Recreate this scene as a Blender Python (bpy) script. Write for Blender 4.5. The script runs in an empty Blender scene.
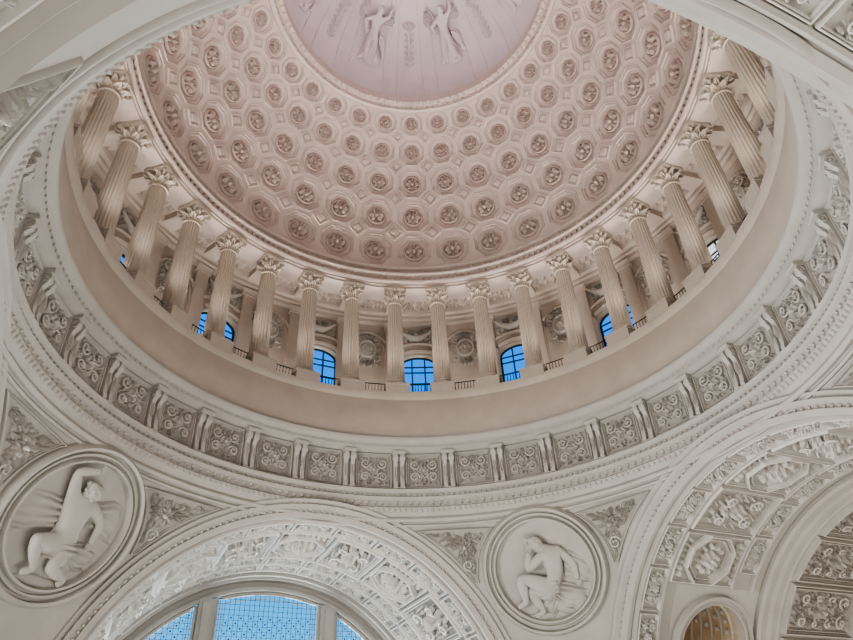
import bpy, math, random
from math import sin, cos, pi, sqrt, atan2, asin, acos, radians as rad
from mathutils import Vector, Matrix

U = 10.0                      # one model unit = 10 m
col = bpy.context.scene.collection
try: bpy.context.scene.view_settings.look = 'AgX - Medium High Contrast'
except Exception: pass
# ------------------------------------------------------------------ camera
DC = 1.3419; HEAD = rad(27.28 - 0.951); ELEV = 0.6469; ROLL = -0.0552; FPX = 647.6
CL = Vector((DC*sin(rad(207.28)), DC*cos(rad(207.28)), 0.0))
Fv = Vector((sin(HEAD)*cos(ELEV), cos(HEAD)*cos(ELEV), sin(ELEV)))
Rt = Vector((cos(HEAD), -sin(HEAD), 0)); Up = Rt.cross(Fv)
R2 = Rt*cos(ROLL)+Up*sin(ROLL); U2 = -Rt*sin(ROLL)+Up*cos(ROLL)
cd = bpy.data.cameras.new('camera'); cam = bpy.data.objects.new('camera', cd); col.objects.link(cam)
m = Matrix((R2, U2, -Fv)).transposed().to_4x4(); m.translation = CL*U
cam.matrix_world = m
cd.sensor_width = 36; cd.lens = FPX/853*36; cd.clip_start = 0.05; cd.clip_end = 500
bpy.context.scene.camera = cam

def proj(p):
    d = Vector(p)-CL; z = d.dot(Fv)
    if z < 0.05: return None
    return (426.5+FPX*d.dot(R2)/z, 320-FPX*d.dot(U2)/z)
def vis(p, mg=12, nrm=None):
    q = proj(p)
    if q is None: return None
    if nrm is not None and (CL-Vector(p)).dot(Vector(nrm)) <= 0: return None
    if -mg < q[0] < 853+mg and -mg < q[1] < 640+mg: return q
    return None
def P(az, R, z):
    a = rad(az); return (R*sin(a), R*cos(a), z)
def camaz(az):                # azimuth as seen from the camera, -180..180
    return (az-27.28+180) % 360-180
ORD = ['first','second','third','fourth','fifth','sixth','seventh','eighth','ninth','tenth','eleventh','twelfth','thirteenth','fourteenth','fifteenth','sixteenth','seventeenth','eighteenth','nineteenth','twentieth','twenty-first','twenty-second','twenty-third','twenty-fourth','twenty-fifth','twenty-sixth','twenty-seventh','twenty-eighth','twenty-ninth','thirtieth','thirty-first','thirty-second','thirty-third','thirty-fourth']

# ------------------------------------------------------------------ materials
def plaster(name, c, var=0.06, rough=0.85, bump=0.12, scale=1.2):
    mt = bpy.data.materials.new(name); mt.use_nodes = True
    nt = mt.node_tree; b = nt.nodes['Principled BSDF']
    tc = nt.nodes.new('ShaderNodeTexCoord')
    n = nt.nodes.new('ShaderNodeTexNoise'); n.inputs['Scale'].default_value = scale; n.inputs['Detail'].default_value = 6
    r = nt.nodes.new('ShaderNodeValToRGB')
    r.color_ramp.elements[0].position = .3; r.color_ramp.elements[1].position = .7
    r.color_ramp.elements[0].color = tuple(x*(1-var) for x in c)+(1,)
    r.color_ramp.elements[1].color = tuple(min(1, x*(1+var)) for x in c)+(1,)
    nt.links.new(tc.outputs['Object'], n.inputs['Vector'])
    nt.links.new(n.outputs['Fac'], r.inputs['Fac']); nt.links.new(r.outputs['Color'], b.inputs['Base Color'])
    b.inputs['Roughness'].default_value = rough; b.inputs['Specular IOR Level'].default_value = .2
    n2 = nt.nodes.new('ShaderNodeTexNoise'); n2.inputs['Scale'].default_value = 14; n2.inputs['Detail'].default_value = 4
    nt.links.new(tc.outputs['Object'], n2.inputs['Vector'])
    bp = nt.nodes.new('ShaderNodeBump'); bp.inputs['Strength'].default_value = bump; bp.inputs['Distance'].default_value = .02
    nt.links.new(n2.outputs['Fac'], bp.inputs['Height']); nt.links.new(bp.outputs['Normal'], b.inputs['Normal'])
    return mt
STONE = plaster('grey_white_stone', (.41, .381, .345))
RELIEF = plaster('relief_plaster', (.47, .44, .40))
FRIEZE = plaster('frieze_relief_plaster', (.53, .49, .445))
FGRND = plaster('shaded_panel_plaster', (.345, .318, .285))  # darkened ground: shade between the carvings put into the colour
SREL = plaster('lit_soffit_plaster', (.64, .61, .57))  # lightened against the dark soffit ground so the carvings look brightly lit
SOFF = plaster('shaded_soffit_plaster', (.16, .148, .137))  # soffit shell darkened to imitate shade behind the carvings
PARAP = plaster('parapet_stone', (.42, .36, .305))
DOME = plaster('dome_plaster', (.61, .51, .47))
CORN = plaster('dome_cornice_plaster', (.48, .40, .355))
COFF = plaster('shaded_coffer_plaster', (.42, .335, .30))  # recess shade put into the colour, darker than the dome plaster
ROSE = plaster('shaded_rosette_plaster', (.54, .445, .405))  # rosettes darkened likewise, shade put into their colour
BOWL = plaster('upper_bowl_plaster', (.67, .585, .61))
COLM = plaster('cream_column_stone', (.455, .392, .325), rough=.95)
DRUM = plaster('gallery_wall_plaster', (.51, .435, .375))
IRON = plaster('dark_iron', (.02, .025, .03), rough=.4)
LEAD = plaster('window_leading', (.02, .06, .14), rough=.5)
GOLD = plaster('golden_painted_vault', (.44, .35, .24), var=.2, scale=3)
def glass(name, glow):
    mt = bpy.data.materials.new(name); mt.use_nodes = True
    nt = mt.node_tree; nt.nodes.clear()
    o = nt.nodes.new('ShaderNodeOutputMaterial'); t = nt.nodes.new('ShaderNodeBsdfTransparent')
    g = nt.nodes.new('ShaderNodeEmission' if glow else 'ShaderNodeBsdfGlossy'); mx = nt.nodes.new('ShaderNodeMixShader')
    n = nt.nodes.new('ShaderNodeTexNoise'); n.inputs['Scale'].default_value = 3
    r = nt.nodes.new('ShaderNodeValToRGB')
    r.color_ramp.elements[0].color = (.66, .90, .97, 1); r.color_ramp.elements[1].color = (.92, .98, 1, 1)
    tc = nt.nodes.new('ShaderNodeTexCoord'); nt.links.new(tc.outputs['Object'], n.inputs['Vector'])
    nt.links.new(n.outputs['Fac'], r.inputs['Fac']); nt.links.new(r.outputs['Color'], t.inputs['Color'])
    if glow: g.inputs['Color'].default_value = (1, .97, .92, 1); g.inputs['Strength'].default_value = 1.3
    else: g.inputs['Roughness'].default_value = .15
    mx.inputs['Fac'].default_value = glow or .02
    nt.links.new(t.outputs[0], mx.inputs[1]); nt.links.new(g.outputs[0], mx.inputs[2]); nt.links.new(mx.outputs[0], o.inputs[0])
    return mt
GLASS = glass('window_glass', 0)
GLOWING = glass('glowing_white_glass', .75)  # emission mixed into the pane imitates bright daylight behind it

# ------------------------------------------------------------------ mesh helpers
class MB:
    def __init__(s): s.v = []; s.f = []
    def add(s, g, mp=None):
        o = len(s.v); vs, fs = g
        s.v += [mp(*p) for p in vs] if mp else [tuple(p) for p in vs]
        s.f += [tuple(i+o for i in f) for f in fs]
        return s
    def box(s, x0, x1, y0, y1, z0, z1, mp=None):
        vs = [(x, y, z) for z in (z0, z1) for y in (y0, y1) for x in (x0, x1)]
        return s.add((vs, [(0,2,3,1),(4,5,7,6),(0,1,5,4),(2,6,7,3),(0,4,6,2),(1,3,7,5)]), mp)
    def build(s, name, mat, parent=None, sharp=42):
        me = bpy.data.meshes.new(name)
        me.from_pydata([(x*U, y*U, z*U) for x, y, z in s.v], [], s.f)
        me.polygons.foreach_set('use_smooth', [True]*len(me.polygons))
        me.set_sharp_from_angle(angle=rad(sharp))
        me.materials.append(mat); me.update()
        o = bpy.data.objects.new(name, me); col.objects.link(o)
        if parent: o.parent = parent
        return o
def g_rev(prof, seg=128, a0=0, a1=360):
    full = abs(a1-a0-360) < 1e-6; n = seg if full else seg+1; k = len(prof)
    vs = [P(a0+(a1-a0)*i/seg, R, z) for i in range(n) for R, z in prof]
    fs = [(i*k+j, ((i+1) % n)*k+j, ((i+1) % n)*k+j+1, i*k+j+1) for i in range(seg) for j in range(k-1)]
    return vs, fs
def g_lathe(prof, n):
    k = len(prof)
    vs = [(r*cos(2*pi*i/n), r*sin(2*pi*i/n), z) for i in range(n) for r, z in prof]
    return vs, [(i*k+j, ((i+1) % n)*k+j, ((i+1) % n)*k+j+1, i*k+j+1) for i in range(n) for j in range(k-1)]
g_disc = g_lathe              # rings in the u,v plane, prof = (r,h)
def g_grid(fn, nu, nv):
    vs = [fn(i/nu, j/nv) for i in range(nu+1) for j in range(nv+1)]; k = nv+1
    return vs, [(i*k+j, (i+1)*k+j, (i+1)*k+j+1, i*k+j+1) for i in range(nu) for j in range(nv)]
def g_tube(pts, rr, n=6, flat=1.0):
    pts = [Vector(p) for p in pts]; vs = []; k = len(pts)
    for i, p in enumerate(pts):
        t = (pts[min(i+1, k-1)]-pts[max(i-1, 0)]).normalized()
        ref = Vector((0, 0, 1)) if abs(t.z) < .95 else Vector((1, 0, 0))
        a = t.cross(ref).normalized(); b = a.cross(t)
        r = rr(i/(k-1)) if callable(rr) else rr
        for j in range(n):
            q = 2*pi*j/n; vs.append(tuple(p+a*(r*cos(q))+b*(r*flat*sin(q))))
    fs = [(i*n+j, i*n+(j+1) % n, (i+1)*n+(j+1) % n, (i+1)*n+j) for i in range(k-1) for j in range(n)]
    fs += [tuple(range(n)), tuple((k-1)*n+j for j in range(n))]
    return vs, fs
def g_ball(c, rx, ry, rz, nu=10, nv=6):
    vs = []
    for i in range(nv+1):
        t = pi*i/nv
        for j in range(nu):
            a = 2*pi*j/nu; vs.append((c[0]+rx*sin(t)*cos(a), c[1]+ry*sin(t)*sin(a), c[2]+rz*cos(t)))
    return vs, [(i*nu+j, i*nu+(j+1) % nu, (i+1)*nu+(j+1) % nu, (i+1)*nu+j) for i in range(nv) for j in range(nu)]
def m_cyl(R):  return lambda u, v, h: ((R-h)*sin(u/R), (R-h)*cos(u/R)-R, v)
def m_arch(R): return lambda u, v, h: ((R-h)*sin(u/R), v, (R-h)*cos(u/R)-R)
def m_sph(R):  return lambda u, v, h: ((R-h)*sin(u/R)*cos(v/R), (R-h)*cos(u/R)*cos(v/R)-R, (R-h)*sin(v/R))
m_flat = lambda u, v, h: (u, -h, v)

# relief ornament, all in (u, v, h)
def leaf(u, v, ang, L, W, H):
    ca, sa = cos(ang), sin(ang); vs = []
    for i, t in enumerate((0, .25, .55, .8, 1)):
        w = W*(.25, .8, 1, .65, .05)[i]*.5; hh = H*(.3, .75, 1, .95, .5)[i]
        for s, k in ((-1, .0), (-.7, .95), (0, .38), (.7, .95), (1, .0)):
            a = t*L; b = s*w
            vs.append((u+a*ca-b*sa, v+a*sa+b*ca, hh*k))
    return vs, [(i*5+j, (i+1)*5+j, (i+1)*5+j+1, i*5+j+1) for i in range(4) for j in range(4)]
def scroll(u, v, r, turns, a0, d, th, H):
    pts = []
    n = int(14*turns)+2
    for i in range(n):
        t = i/(n-1); a = a0+d*turns*2*pi*t; q = r*(1-.82*t)
        pts.append((u+q*cos(a), v+q*sin(a), H*(.4+.4*t)))
    return g_tube(pts, lambda t: th*(1-.4*t), 5)
def flower(mb, u, v, r, H, mp, n=8, boss=True):
    for k in range(n): mb.add(leaf(u, v, 2*pi*k/n, r, r*.65, H), mp)
    if boss: mb.add(g_ball((u, v, H*.6), r*.26, r*.26, H*.8, 8, 5), mp)
def foliage(w, h, seed, mp, H=.012, dens=1.0):
    """scrolling acanthus composition, mirrored left to right"""
    rn = random.Random(seed); mb = MB(); s = min(w, h); keep = []
    flower(mb, 0, 0, s*.20, H*1.3, mp); keep.append((0, 0, s*.19))
    ou, ov = rn.uniform(.27, .31), rn.uniform(.22, .28)
    rows = (-1, 1) if h < 1.6*w else (-1, -.35, .35, 1)
    for sg2 in rows:
        du = w*ou; dv = h*ov*sg2*(1 if len(rows) == 2 else 1.35); rr = s*.17
        if len(rows) == 4 and abs(sg2) < .5: dv = h*.12*sg2/abs(sg2); du = w*.34; rr = s*.10
        d2 = 1 if sg2 > 0 else -1
        for sg in (-1, 1):
            mb.add(scroll(sg*du, dv, rr, 1.5, (0 if sg < 0 else pi), sg*d2, s*.030, H*1.4), mp)
            flower(mb, sg*du, dv, rr*.5, H*1.1, mp, 5)
            for k in range(6):                                   # leaflets off the outside of each scroll
                a = k*pi/3+rn.uniform(-.2, .2); L = s*.09
                x, y = sg*du+rr*1.0*cos(a), dv+rr*1.0*sin(a)
                if abs(x+L*cos(a)) < w*.49 and abs(y+L*sin(a)) < h*.49: mb.add(leaf(x, y, a, L, L*.55, H), mp)
        keep.append((du, dv, rr*1.1))
    n = int(max(10, 30*max(w, h)/s)*dens)
    for i in range(n):
        u = rn.uniform(0, .46)*w; v = rn.uniform(-.44, .44)*h
        if any(math.hypot(u-a, v-b) < r for a, b, r in keep): continue
        a = atan2(v, u)+rn.uniform(-.8, .8); L = s*rn.uniform(.09, .16)
        if u+L*cos(a) > w*.48 or abs(v+L*sin(a)) > h*.48: L *= .5
        hh = H*rn.uniform(.6, 1.1)
        for sg in (1, -1): mb.add(leaf(sg*u, v, a if sg > 0 else pi-a, L, L*.45, hh), mp)
    return mb
def frame(pts, w, hh, mp, mb, sub=4, base=0.0):
    """raised moulding along a closed polygon (counter-clockwise), inset by w"""
    n = len(pts)
    def off(d):
        out = []
        for i in range(n):
            p0, p1, p2 = pts[i-1], pts[i], pts[(i+1) % n]
            def nrm(a, b):
                dx, dy = b[0]-a[0], b[1]-a[1]; l = math.hypot(dx, dy) or 1; return (-dy/l, dx/l)
            a = nrm(p0, p1); b = nrm(p1, p2); k = max(.35, 1+a[0]*b[0]+a[1]*b[1])
            out.append((p1[0]+d*(a[0]+b[0])/k, p1[1]+d*(a[1]+b[1])/k))
        return out
    prof = [(0, base), (0, hh*.7), (.18, hh), (.45, hh), (.5, hh*.4), (.8, hh*.7), (1, hh*.5), (1, base)]
    loops = [off(w*a) for a, _ in prof]; vs = []; k = len(prof); N = n*sub
    for i in range(n):
        for s in range(sub):
            t = s/sub
            for j in range(k):
                a = loops[j][i]; b = loops[j][(i+1) % n]
                vs.append((a[0]+(b[0]-a[0])*t, a[1]+(b[1]-a[1])*t, prof[j][1]))
    mb.add((vs, [(i*k+j, ((i+1) % N)*k+j, ((i+1) % N)*k+j+1, i*k+j+1) for i in range(N) for j in range(k-1)]), mp)
def rect(w, h): return [(-w/2, -h/2), (w/2, -h/2), (w/2, h/2), (-w/2, h/2)]
def octo(w, h, c=.29):
    a, b = w/2, h/2; k = c*min(w, h)
    return [(-a+k, -b), (a-k, -b), (a, -b+k), (a, b-k), (a-k, b), (-a+k, b), (-a, b-k), (-a, -b+k)]
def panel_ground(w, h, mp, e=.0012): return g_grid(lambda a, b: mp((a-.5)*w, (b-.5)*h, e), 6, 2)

# ------------------------------------------------------------------ object helpers
def thing(name, label, cat, loc, rot=(0, 0, 0), group=None):
    o = bpy.data.objects.new(name, None); col.objects.link(o)
    o.empty_display_size = .3
    o.location = Vector(loc)*U; o.rotation_euler = rot
    o['label'] = label; o['category'] = cat
    if group: o['group'] = group
    return o
def dup(root, loc, rot, label, scale=1.0):
    r = root.copy(); col.objects.link(r); r.location = Vector(loc)*U; r.rotation_euler = rot; r.scale = (scale,)*3
    r['label'] = label
    for c in list(root.children):
        k = c.copy(); col.objects.link(k); k.parent = r
        for g in list(c.children):
            q = g.copy(); col.objects.link(q); q.parent = k
    return r
def struct(o): o['kind'] = 'structure'; return o
def series(make, places):     # places: (loc, rot, label, scale)
    p0 = None
    for loc, rot, label, sc in places:
        if p0 is None:
            p0 = make(label); p0.location = Vector(loc)*U; p0.rotation_euler = rot; p0.scale = (sc,)*3
        else: dup(p0, loc, rot, label, sc)
    return p0
def ring_places(azs, R, z, fmt, tilt=0, mg=12, test_in=True):
    L = []
    for az in azs:
        p = P(az, R, z); q = vis(p, mg, (-p[0], -p[1], 0) if test_in else None)
        if q: L.append((camaz(az), az, p))
    L.sort()
    return [(p, (tilt, 0, -rad(az)), fmt.format(o=ORD[i]), 1.0) for i, (c, az, p) in enumerate(L)]

# ================================================================== STRUCTURE
ZC, RA, A0 = .10, .73, .98
RS = sqrt(RA*RA+A0*A0)
FT = asin((.860-ZC)/RS)
RF = .974
# --- frieze zone, cornice (one revolved shell)
mb = MB()
mb.add(g_rev([(.964, .852), (.959, .860), (.950, .863), (.944, .875), (.955, .882), (.955, .904), (.947, .908), (.945, .916), (.956, .921), (.956, .931), (.946, .935), (.943, .945), (.953, .950), (RF, .951), (RF, 1.098),
              (.952, 1.100), (.946, 1.106), (.934, 1.108), (.934, 1.118), (.920, 1.121), (.914, 1.129), (.914, 1.140), (.926, 1.143), (.928, 1.155)], 192))
for i in range(256): mb.box(-.0065, .0065, -.006, .01, 0, .010, lambda x, y, z, a=rad(i*360/256): (x*cos(a)+(.937+y)*sin(a), -x*sin(a)+(.937+y)*cos(a), z+1.108))
for i in range(300): mb.add(g_ball((0, 0, 0), .0065, .007, .008, 6, 4), lambda x, y, z, a=rad(i*360/300): (x*cos(a)+(.949+y)*sin(a), -x*sin(a)+(.949+y)*cos(a), z+.868))
for i in range(224): mb.add(leaf(-.006, 0, 0, .012, .018, .010), lambda u, v, h, a=rad(i*360/224): ((.957-h)*sin(a+u), (.957-h)*cos(a+u), v+.893))
for i in range(300): mb.add(g_ball((0, 0, 0), .006, .006, .005, 6, 4), lambda x, y, z, a=rad(i*360/300): (x*cos(a)+(.955+y)*sin(a), -x*sin(a)+(.955+y)*cos(a), z+.926))
for f0, w, h in ((rad(37.3), .010, .012), (rad(36.3), .006, .009)):   # two more rolls on the pendentive below the ring
    pr = [((RS-hh)*cos(f0+d/RS), ZC+(RS-hh)*sin(f0+d/RS)) for d, hh in ((-w, -.003), (-w, h*.5), (-w*.5, h), (w*.5, h), (w, h*.5), (w, -.003))]
    mb.add(g_rev(pr, 160))
struct(mb.build('trim_1', STONE))
mb = MB()
pr = [(.928, 1.155), (.929, 1.17)]+[(.929+.022*t*t, 1.17+.155*t) for t in (.25, .5, .75, 1)]+[(.944, 1.332), (.940, 1.34), (.940, 1.358), (.948, 1.364), (1.26, 1.365)]
mb.add(g_rev(pr, 192))
struct(mb.build('wall_parapet', PARAP))

# --- pendentives
for k in range(4):
    mb = MB()
    def fn(s, t, k=k):
        d = -45+90*s; tp = 45-abs(d)      # azimuth from the nearest arch axis
        R = A0/cos(rad(tp))
        fl = asin(sqrt(max(RS*RS-R*R, 0))/RS) if R < RS else 0
        f = fl+(FT-fl)*t
        return P(45+90*k+d, RS*cos(f), ZC+RS*sin(f))
    mb.add(g_grid(fn, 72, 14))
    mb.add(g_grid(lambda s, t, k=k: P(45+90*k-8.4+16.8*s, RS, -.16+.26*t), 10, 2))
    struct(mb.build('wall_'+['back_right', 'near_right', 'near_left', 'back_left'][k], STONE))
# --- barrels of the four arches
def arch_pt(az, rho, al, y):
    x, z = rho*sin(al), ZC+rho*cos(al); a = rad(az)
    return (x*cos(a)+y*sin(a), -x*sin(a)+y*cos(a), z)
def g_arch(prof, az, seg=72, a0=-90, a1=90):
    vs = []; k = len(prof)
    als = [rad(a0+(a1-a0)*i/seg) for i in range(seg+1)]
    for al in als:
        for rho, y in prof: vs.append(arch_pt(az, rho, al, y))
    return vs, [(i*k+j, (i+1)*k+j, (i+1)*k+j+1, i*k+j+1) for i in range(seg) for j in range(k-1)]
def sides(mb, az, rho, y0, y1):
    a = rad(az)
    for sx in (-1, 1):
        q = [(sx*rho, y0, ZC), (sx*rho, y1, ZC), (sx*rho, y1, -.16), (sx*rho, y0, -.16)]
        mb.add(([(x*cos(a)+y*sin(a), -x*sin(a)+y*cos(a), z) for x, y, z in q], [(0, 1, 2, 3)]))
def endwall(mb, az, rho, y):
    a = rad(az)
    vs = [arch_pt(az, 0, 0, y)]+[arch_pt(az, rho, rad(-90+180*i/40), y) for i in range(41)]
    mb.add((vs, [(0, i, i+1) for i in range(1, 41)]))
    q = [(-rho, y, ZC), (rho, y, ZC), (rho, y, -.16), (-rho, y, -.16)]
    mb.add(([(x*cos(a)+yy*sin(a), -x*sin(a)+yy*cos(a), z) for x, yy, z in q], [(0, 1, 2, 3)]))
YE = 1.54; HOLE_A = -49.0; HOLE_Y = 1.15
for az in (0, 90, 180, 270):
    mb = MB()
    if az == 90:              # the right barrel leaves room for the small side opening
        mb.add(g_arch([(RA, A0), (RA, YE)], az, 60, HOLE_A, 90)); mb.add(g_arch([(RA, A0), (RA, HOLE_Y)], az, 20, -90, HOLE_A))
        sides(mb, az, RA, A0, YE)
    elif az == 0: mb.add(g_arch([(RA, A0), (RA, 1.60)], az)); sides(mb, az, RA, A0, 1.60)
    else: mb.add(g_arch([(RA, A0), (RA, 2.3)], az)); sides(mb, az, RA, A0, 2.3); endwall(mb, az, RA, 2.3)  # unseen end walls, added to shut blue sky light out of these barrels
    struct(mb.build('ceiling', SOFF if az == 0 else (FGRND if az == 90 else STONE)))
    # archivolt that follows the pendentive, with beads, plus soffit rolls
    mb = MB(); prof = []
    for r, h in ((.727, -.004), (.724, .012), (.730, .018), (.740, .018), (.742, .007), (.752, .007), (.755, .016), (.764, .016), (.767, .003), (.772, .003), (.774, .011), (.780, .011), (.782, -.002)):
        prof.append((r, sqrt(RS*RS-max(r, RA)**2)-h))
    mb.add(g_arch(prof, az, 90))
    for i in range(110):
        al = rad(-88+176*i/109)
        c = arch_pt(az, .7465, al, sqrt(RS*RS-.7465**2)-.010); mb.add(g_ball(c, .0055, .0055, .0055, 6, 4))
    for y in (.998, 1.093, 1.392, 1.488)+((1.588,) if az == 0 else ()):
        mb.add(g_arch([(RA+.002, y-.008), (RA-.010, y-.006), (RA-.014, y), (RA-.010, y+.006), (RA+.002, y+.008)], az, 60, HOLE_A if az == 90 and y > 1.1 else -90, 90))
    struct(mb.build('trim_2', STONE))
# back arch: window recess
mb = MB(); mb.add(g_arch([(RA, 1.60), (.705, 1.60), (.705, 1.615), (.695, 1.62), (.695, 1.66), (.672, 1.66), (.672, 1.645), (.657, 1.645), (.657, 1.67)], 0)); sides(mb, 0, .695, 1.60, 1.67)
struct(mb.build('trim_3', STONE))
# right arch: second stepped barrel and end wall
mb = MB(); mb.add(g_arch([(RA, YE), (.715, YE), (.71, YE+.015), (.695, YE+.02), (.695, YE+.045), (.68, YE+.05), (.68, 2.0)], 90)); sides(mb, 90, .68, YE, 2.0)
endwall(mb, 90, .69, 2.0)
struct(mb.build('wall_right', STONE))

# --- drum wall with sixteen window openings
RW, WH, SILL, SPR, RISE = 1.18, .091, 1.45, 1.650, .052
WOFF = .4
ZT = 1.98
mb = MB(); wa = math.degrees(WH/RW)
def arch_z(t): return SPR+RISE*sqrt(max(0, 1-t*t))
for s in range(16):
    c = s*22.5+WOFF
    for a0, a1 in ((-11.25, -wa), (wa, 11.25)):
        mb.add(g_grid(lambda u, v: P(c+a0+(a1-a0)*u, RW, 1.36+(ZT-1.36)*v), 5, 4))
    n = 12
    mb.add(g_grid(lambda u, v: P(c-wa+2*wa*u, RW, 1.36+(SILL-1.36)*v), n, 1))
    mb.add(g_grid(lambda u, v: P(c-wa+2*wa*(.5-.5*cos(pi*u)), RW, arch_z(-cos(pi*u))+(ZT-arch_z(-cos(pi*u)))*v), n, 1))
    out = [(-1, SILL), (-1, SPR)]+[(-cos(pi*i/n), arch_z(-cos(pi*i/n))) for i in range(n+1)]+[(1, SPR), (1, SILL), (-1, SILL)]
    k = len(out)
    mb.add(([P(c+wa*t, RW, z) for t, z in out]+[P(c+wa*t*.97, RW+.032, z) for t, z in out], [(i, i+1, k+i+1, k+i) for i in range(k-1)]))
    for e, r_ in ((1.08, .011), (1.26, .009)):
        pts = [P(c+wa*t*e, RW-.004, z+(.22*(e-1) if z > SPR else 0)) for t, z in out[:-2]+[(1, SILL)]]
        mb.add(g_tube(pts, r_, 6))
    # arched niche outline on the odd bays
    for e, r_ in ((.105, .010), (.086, .006)):
        pts = [P(c-WOFF+11.25+math.degrees(e*x/RW), RW-.004, z) for x, z in [(-1, 1.45), (-1, 1.70)]+[(-cos(pi*i/10), 1.70+e*1.1*sin(pi*i/10)) for i in range(1, 10)]+[(1, 1.70), (1, 1.45)]]
        mb.add(g_tube(pts, r_, 6))
    for dz in (-.5, .5):                                   # pilasters facing the columns
        az = c-WOFF+dz*11.25
        mb.add(g_grid(lambda u, v: P(az-1.6+3.2*u, RW-.022, 1.365+.04*v), 2, 1))
        mb.add(g_grid(lambda u, v: P(az-1.35+2.7*u, RW-.018, 1.40+.45*v), 2, 1))
        for e in (-1.35, 1.35): mb.add(g_grid(lambda u, v: P(az+e, RW-.018*u, 1.40+.45*v), 1, 1))
        mb.add(g_rev([(RW, 1.835), (RW-.022, 1.84), (RW-.020, 1.85), (RW-.030, 1.868), (RW, 1.875)], 4, az-1.7, az+1.7))
mb.add(g_rev([(RW, 1.865), (RW-.02, 1.868), (RW-.02, 1.885), (RW-.03, 1.89), (RW-.03, 1.905), (RW-.045, 1.91), (RW-.05, 1.925), (RW-.05, 1.936)], 128))
struct(mb.build('wall_drum', DRUM))
# gallery ceiling with beams and small bosses
mb = MB(); mb.add(g_rev([(1.0, 1.936), (1.22, 1.936)], 128))
for i in range(32):
    az = (i+.5)*11.25
    mb.add(g_rev([(1.055, 1.936), (1.055, 1.904), (1.14, 1.904), (1.14, 1.936)], 4, az-1.6, az+1.6))
    for e in (-1.6, 1.6): mb.add(g_grid(lambda u, v: P(az+e, 1.055+.085*v, 1.904+.032*u), 1, 4))
    for R0 in (1.065, 1.105):
        for j in range(4):
            a = i*11.25-2.85+1.9*j
            mb.add(([P(a-.7, R0, 1.934), P(a+.7, R0, 1.934), P(a+.7, R0+.026, 1.934), P(a-.7, R0+.026, 1.934), P(a, R0+.013, 1.912)], [(0, 1, 4), (1, 2, 4), (2, 3, 4), (3, 0, 4)]))
struct(mb.build('ceiling', DRUM))
# entablature above the columns and the springing cornice of the dome
mb = MB()
mb.add(g_rev([(1.06, 1.938), (1.06, 1.923), (.962, 1.923), (.962, 1.934), (.956, 1.936), (.956, 1.944), (.948, 1.948), (.944, 1.953), (.944, 1.961), (.955, 1.964), (.955, 1.985), (.946, 1.988), (.938, 1.994), (.938, 2.002), (.953, 2.006), (.953, 2.026), (.943, 2.030), (.940, 2.038), (.956, 2.045)], 192))
def onring(R, z, deg):
    a = rad(deg); return lambda x, y, w: (x*cos(a)+(R+y)*sin(a), -x*sin(a)+(R+y)*cos(a), w+z)
for i in range(224): mb.box(-.0065, .0065, -.010, .002, 0, .018, onring(.955, 1.966, i*360/224))
for i in range(224): mb.add(g_ball((0, 0, 0), .009, .010, .010, 6, 4), onring(.952, 2.016, i*360/224))
struct(mb.build('trim_4', CORN))

# --- coffered dome
HC, RD = 2.063, .955
ROWS = [(-1.0, 11.3), (11.3, 22.7), (22.7, 33.0), (33.0, 42.0), (42.0, 49.8)]
def dpt(az, ps, dep=0):
    r = RD+dep; return P(az, r*cos(rad(ps)), HC+r*sin(rad(ps)))
OB = [(1, -.414), (1, .414), (.414, 1), (-.414, 1), (-1, .414), (-1, -.414), (-.414, -1), (.414, -1)]
mb = MB(); fl = MB()
STEPS = [(1, 0), (.865, 0), (.86, -.004), (.838, -.004), (.83, .003), (.76, .004), (.755, .0), (.732, .0), (.724, .011), (.54, .012)]
FLOOR = .012
for p0, p1 in ROWS:
    pc, ph = (p0+p1)/2, (p1-p0)/2
    for j in range(32):
        vs = []
        for s, d in STEPS: vs += [dpt(j*11.25+u*s*5.625, pc+v*s*ph, d) for u, v in OB]
        fs = [(r*8+i, r*8+(i+1) % 8, (r+1)*8+(i+1) % 8, (r+1)*8+i) for r in range(len(STEPS)-1) for i in range(8)]
        o = len(vs); vs += [dpt(j*11.25+u*5.625, pc+v*ph) for u, v in ((1, 1), (-1, 1), (-1, -1), (1, -1))]
        fs += [(1, o, 2), (3, o+1, 4), (5, o+2, 6), (7, o+3, 0)]
        mb.add((vs, fs))
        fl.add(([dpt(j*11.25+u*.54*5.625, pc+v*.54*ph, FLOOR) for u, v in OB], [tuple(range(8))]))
for i, (p0, p1) in enumerate(ROWS):                         # small diamond bosses between the octagons
    if i == 0: continue
    hh = (p1-p0)/2
    for j in range(32):
        az = (j+.5)*11.25
        def dia(k, d): return [dpt(az+5.625*k, p0, d), dpt(az, p0+hh*k, d), dpt(az-5.625*k, p0, d), dpt(az, p0-hh*k, d)]
        vs = dia(.46, .0)+dia(.45, -.009)+dia(.38, -.009)+dia(.37, -.001)+dia(.24, -.001)+dia(.20, -.013)+[dpt(az, p0, -.016)]
        fs = [(r*4+q, r*4+(q+1) % 4, (r+1)*4+(q+1) % 4, (r+1)*4+q) for r in range(5) for q in range(4)]+[(20+q, 20+(q+1) % 4, 24) for q in range(4)]
        mb.add((vs, fs))
struct(mb.build('ceiling', DOME, sharp=25)); struct(fl.build('ceiling', COFF))
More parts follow.
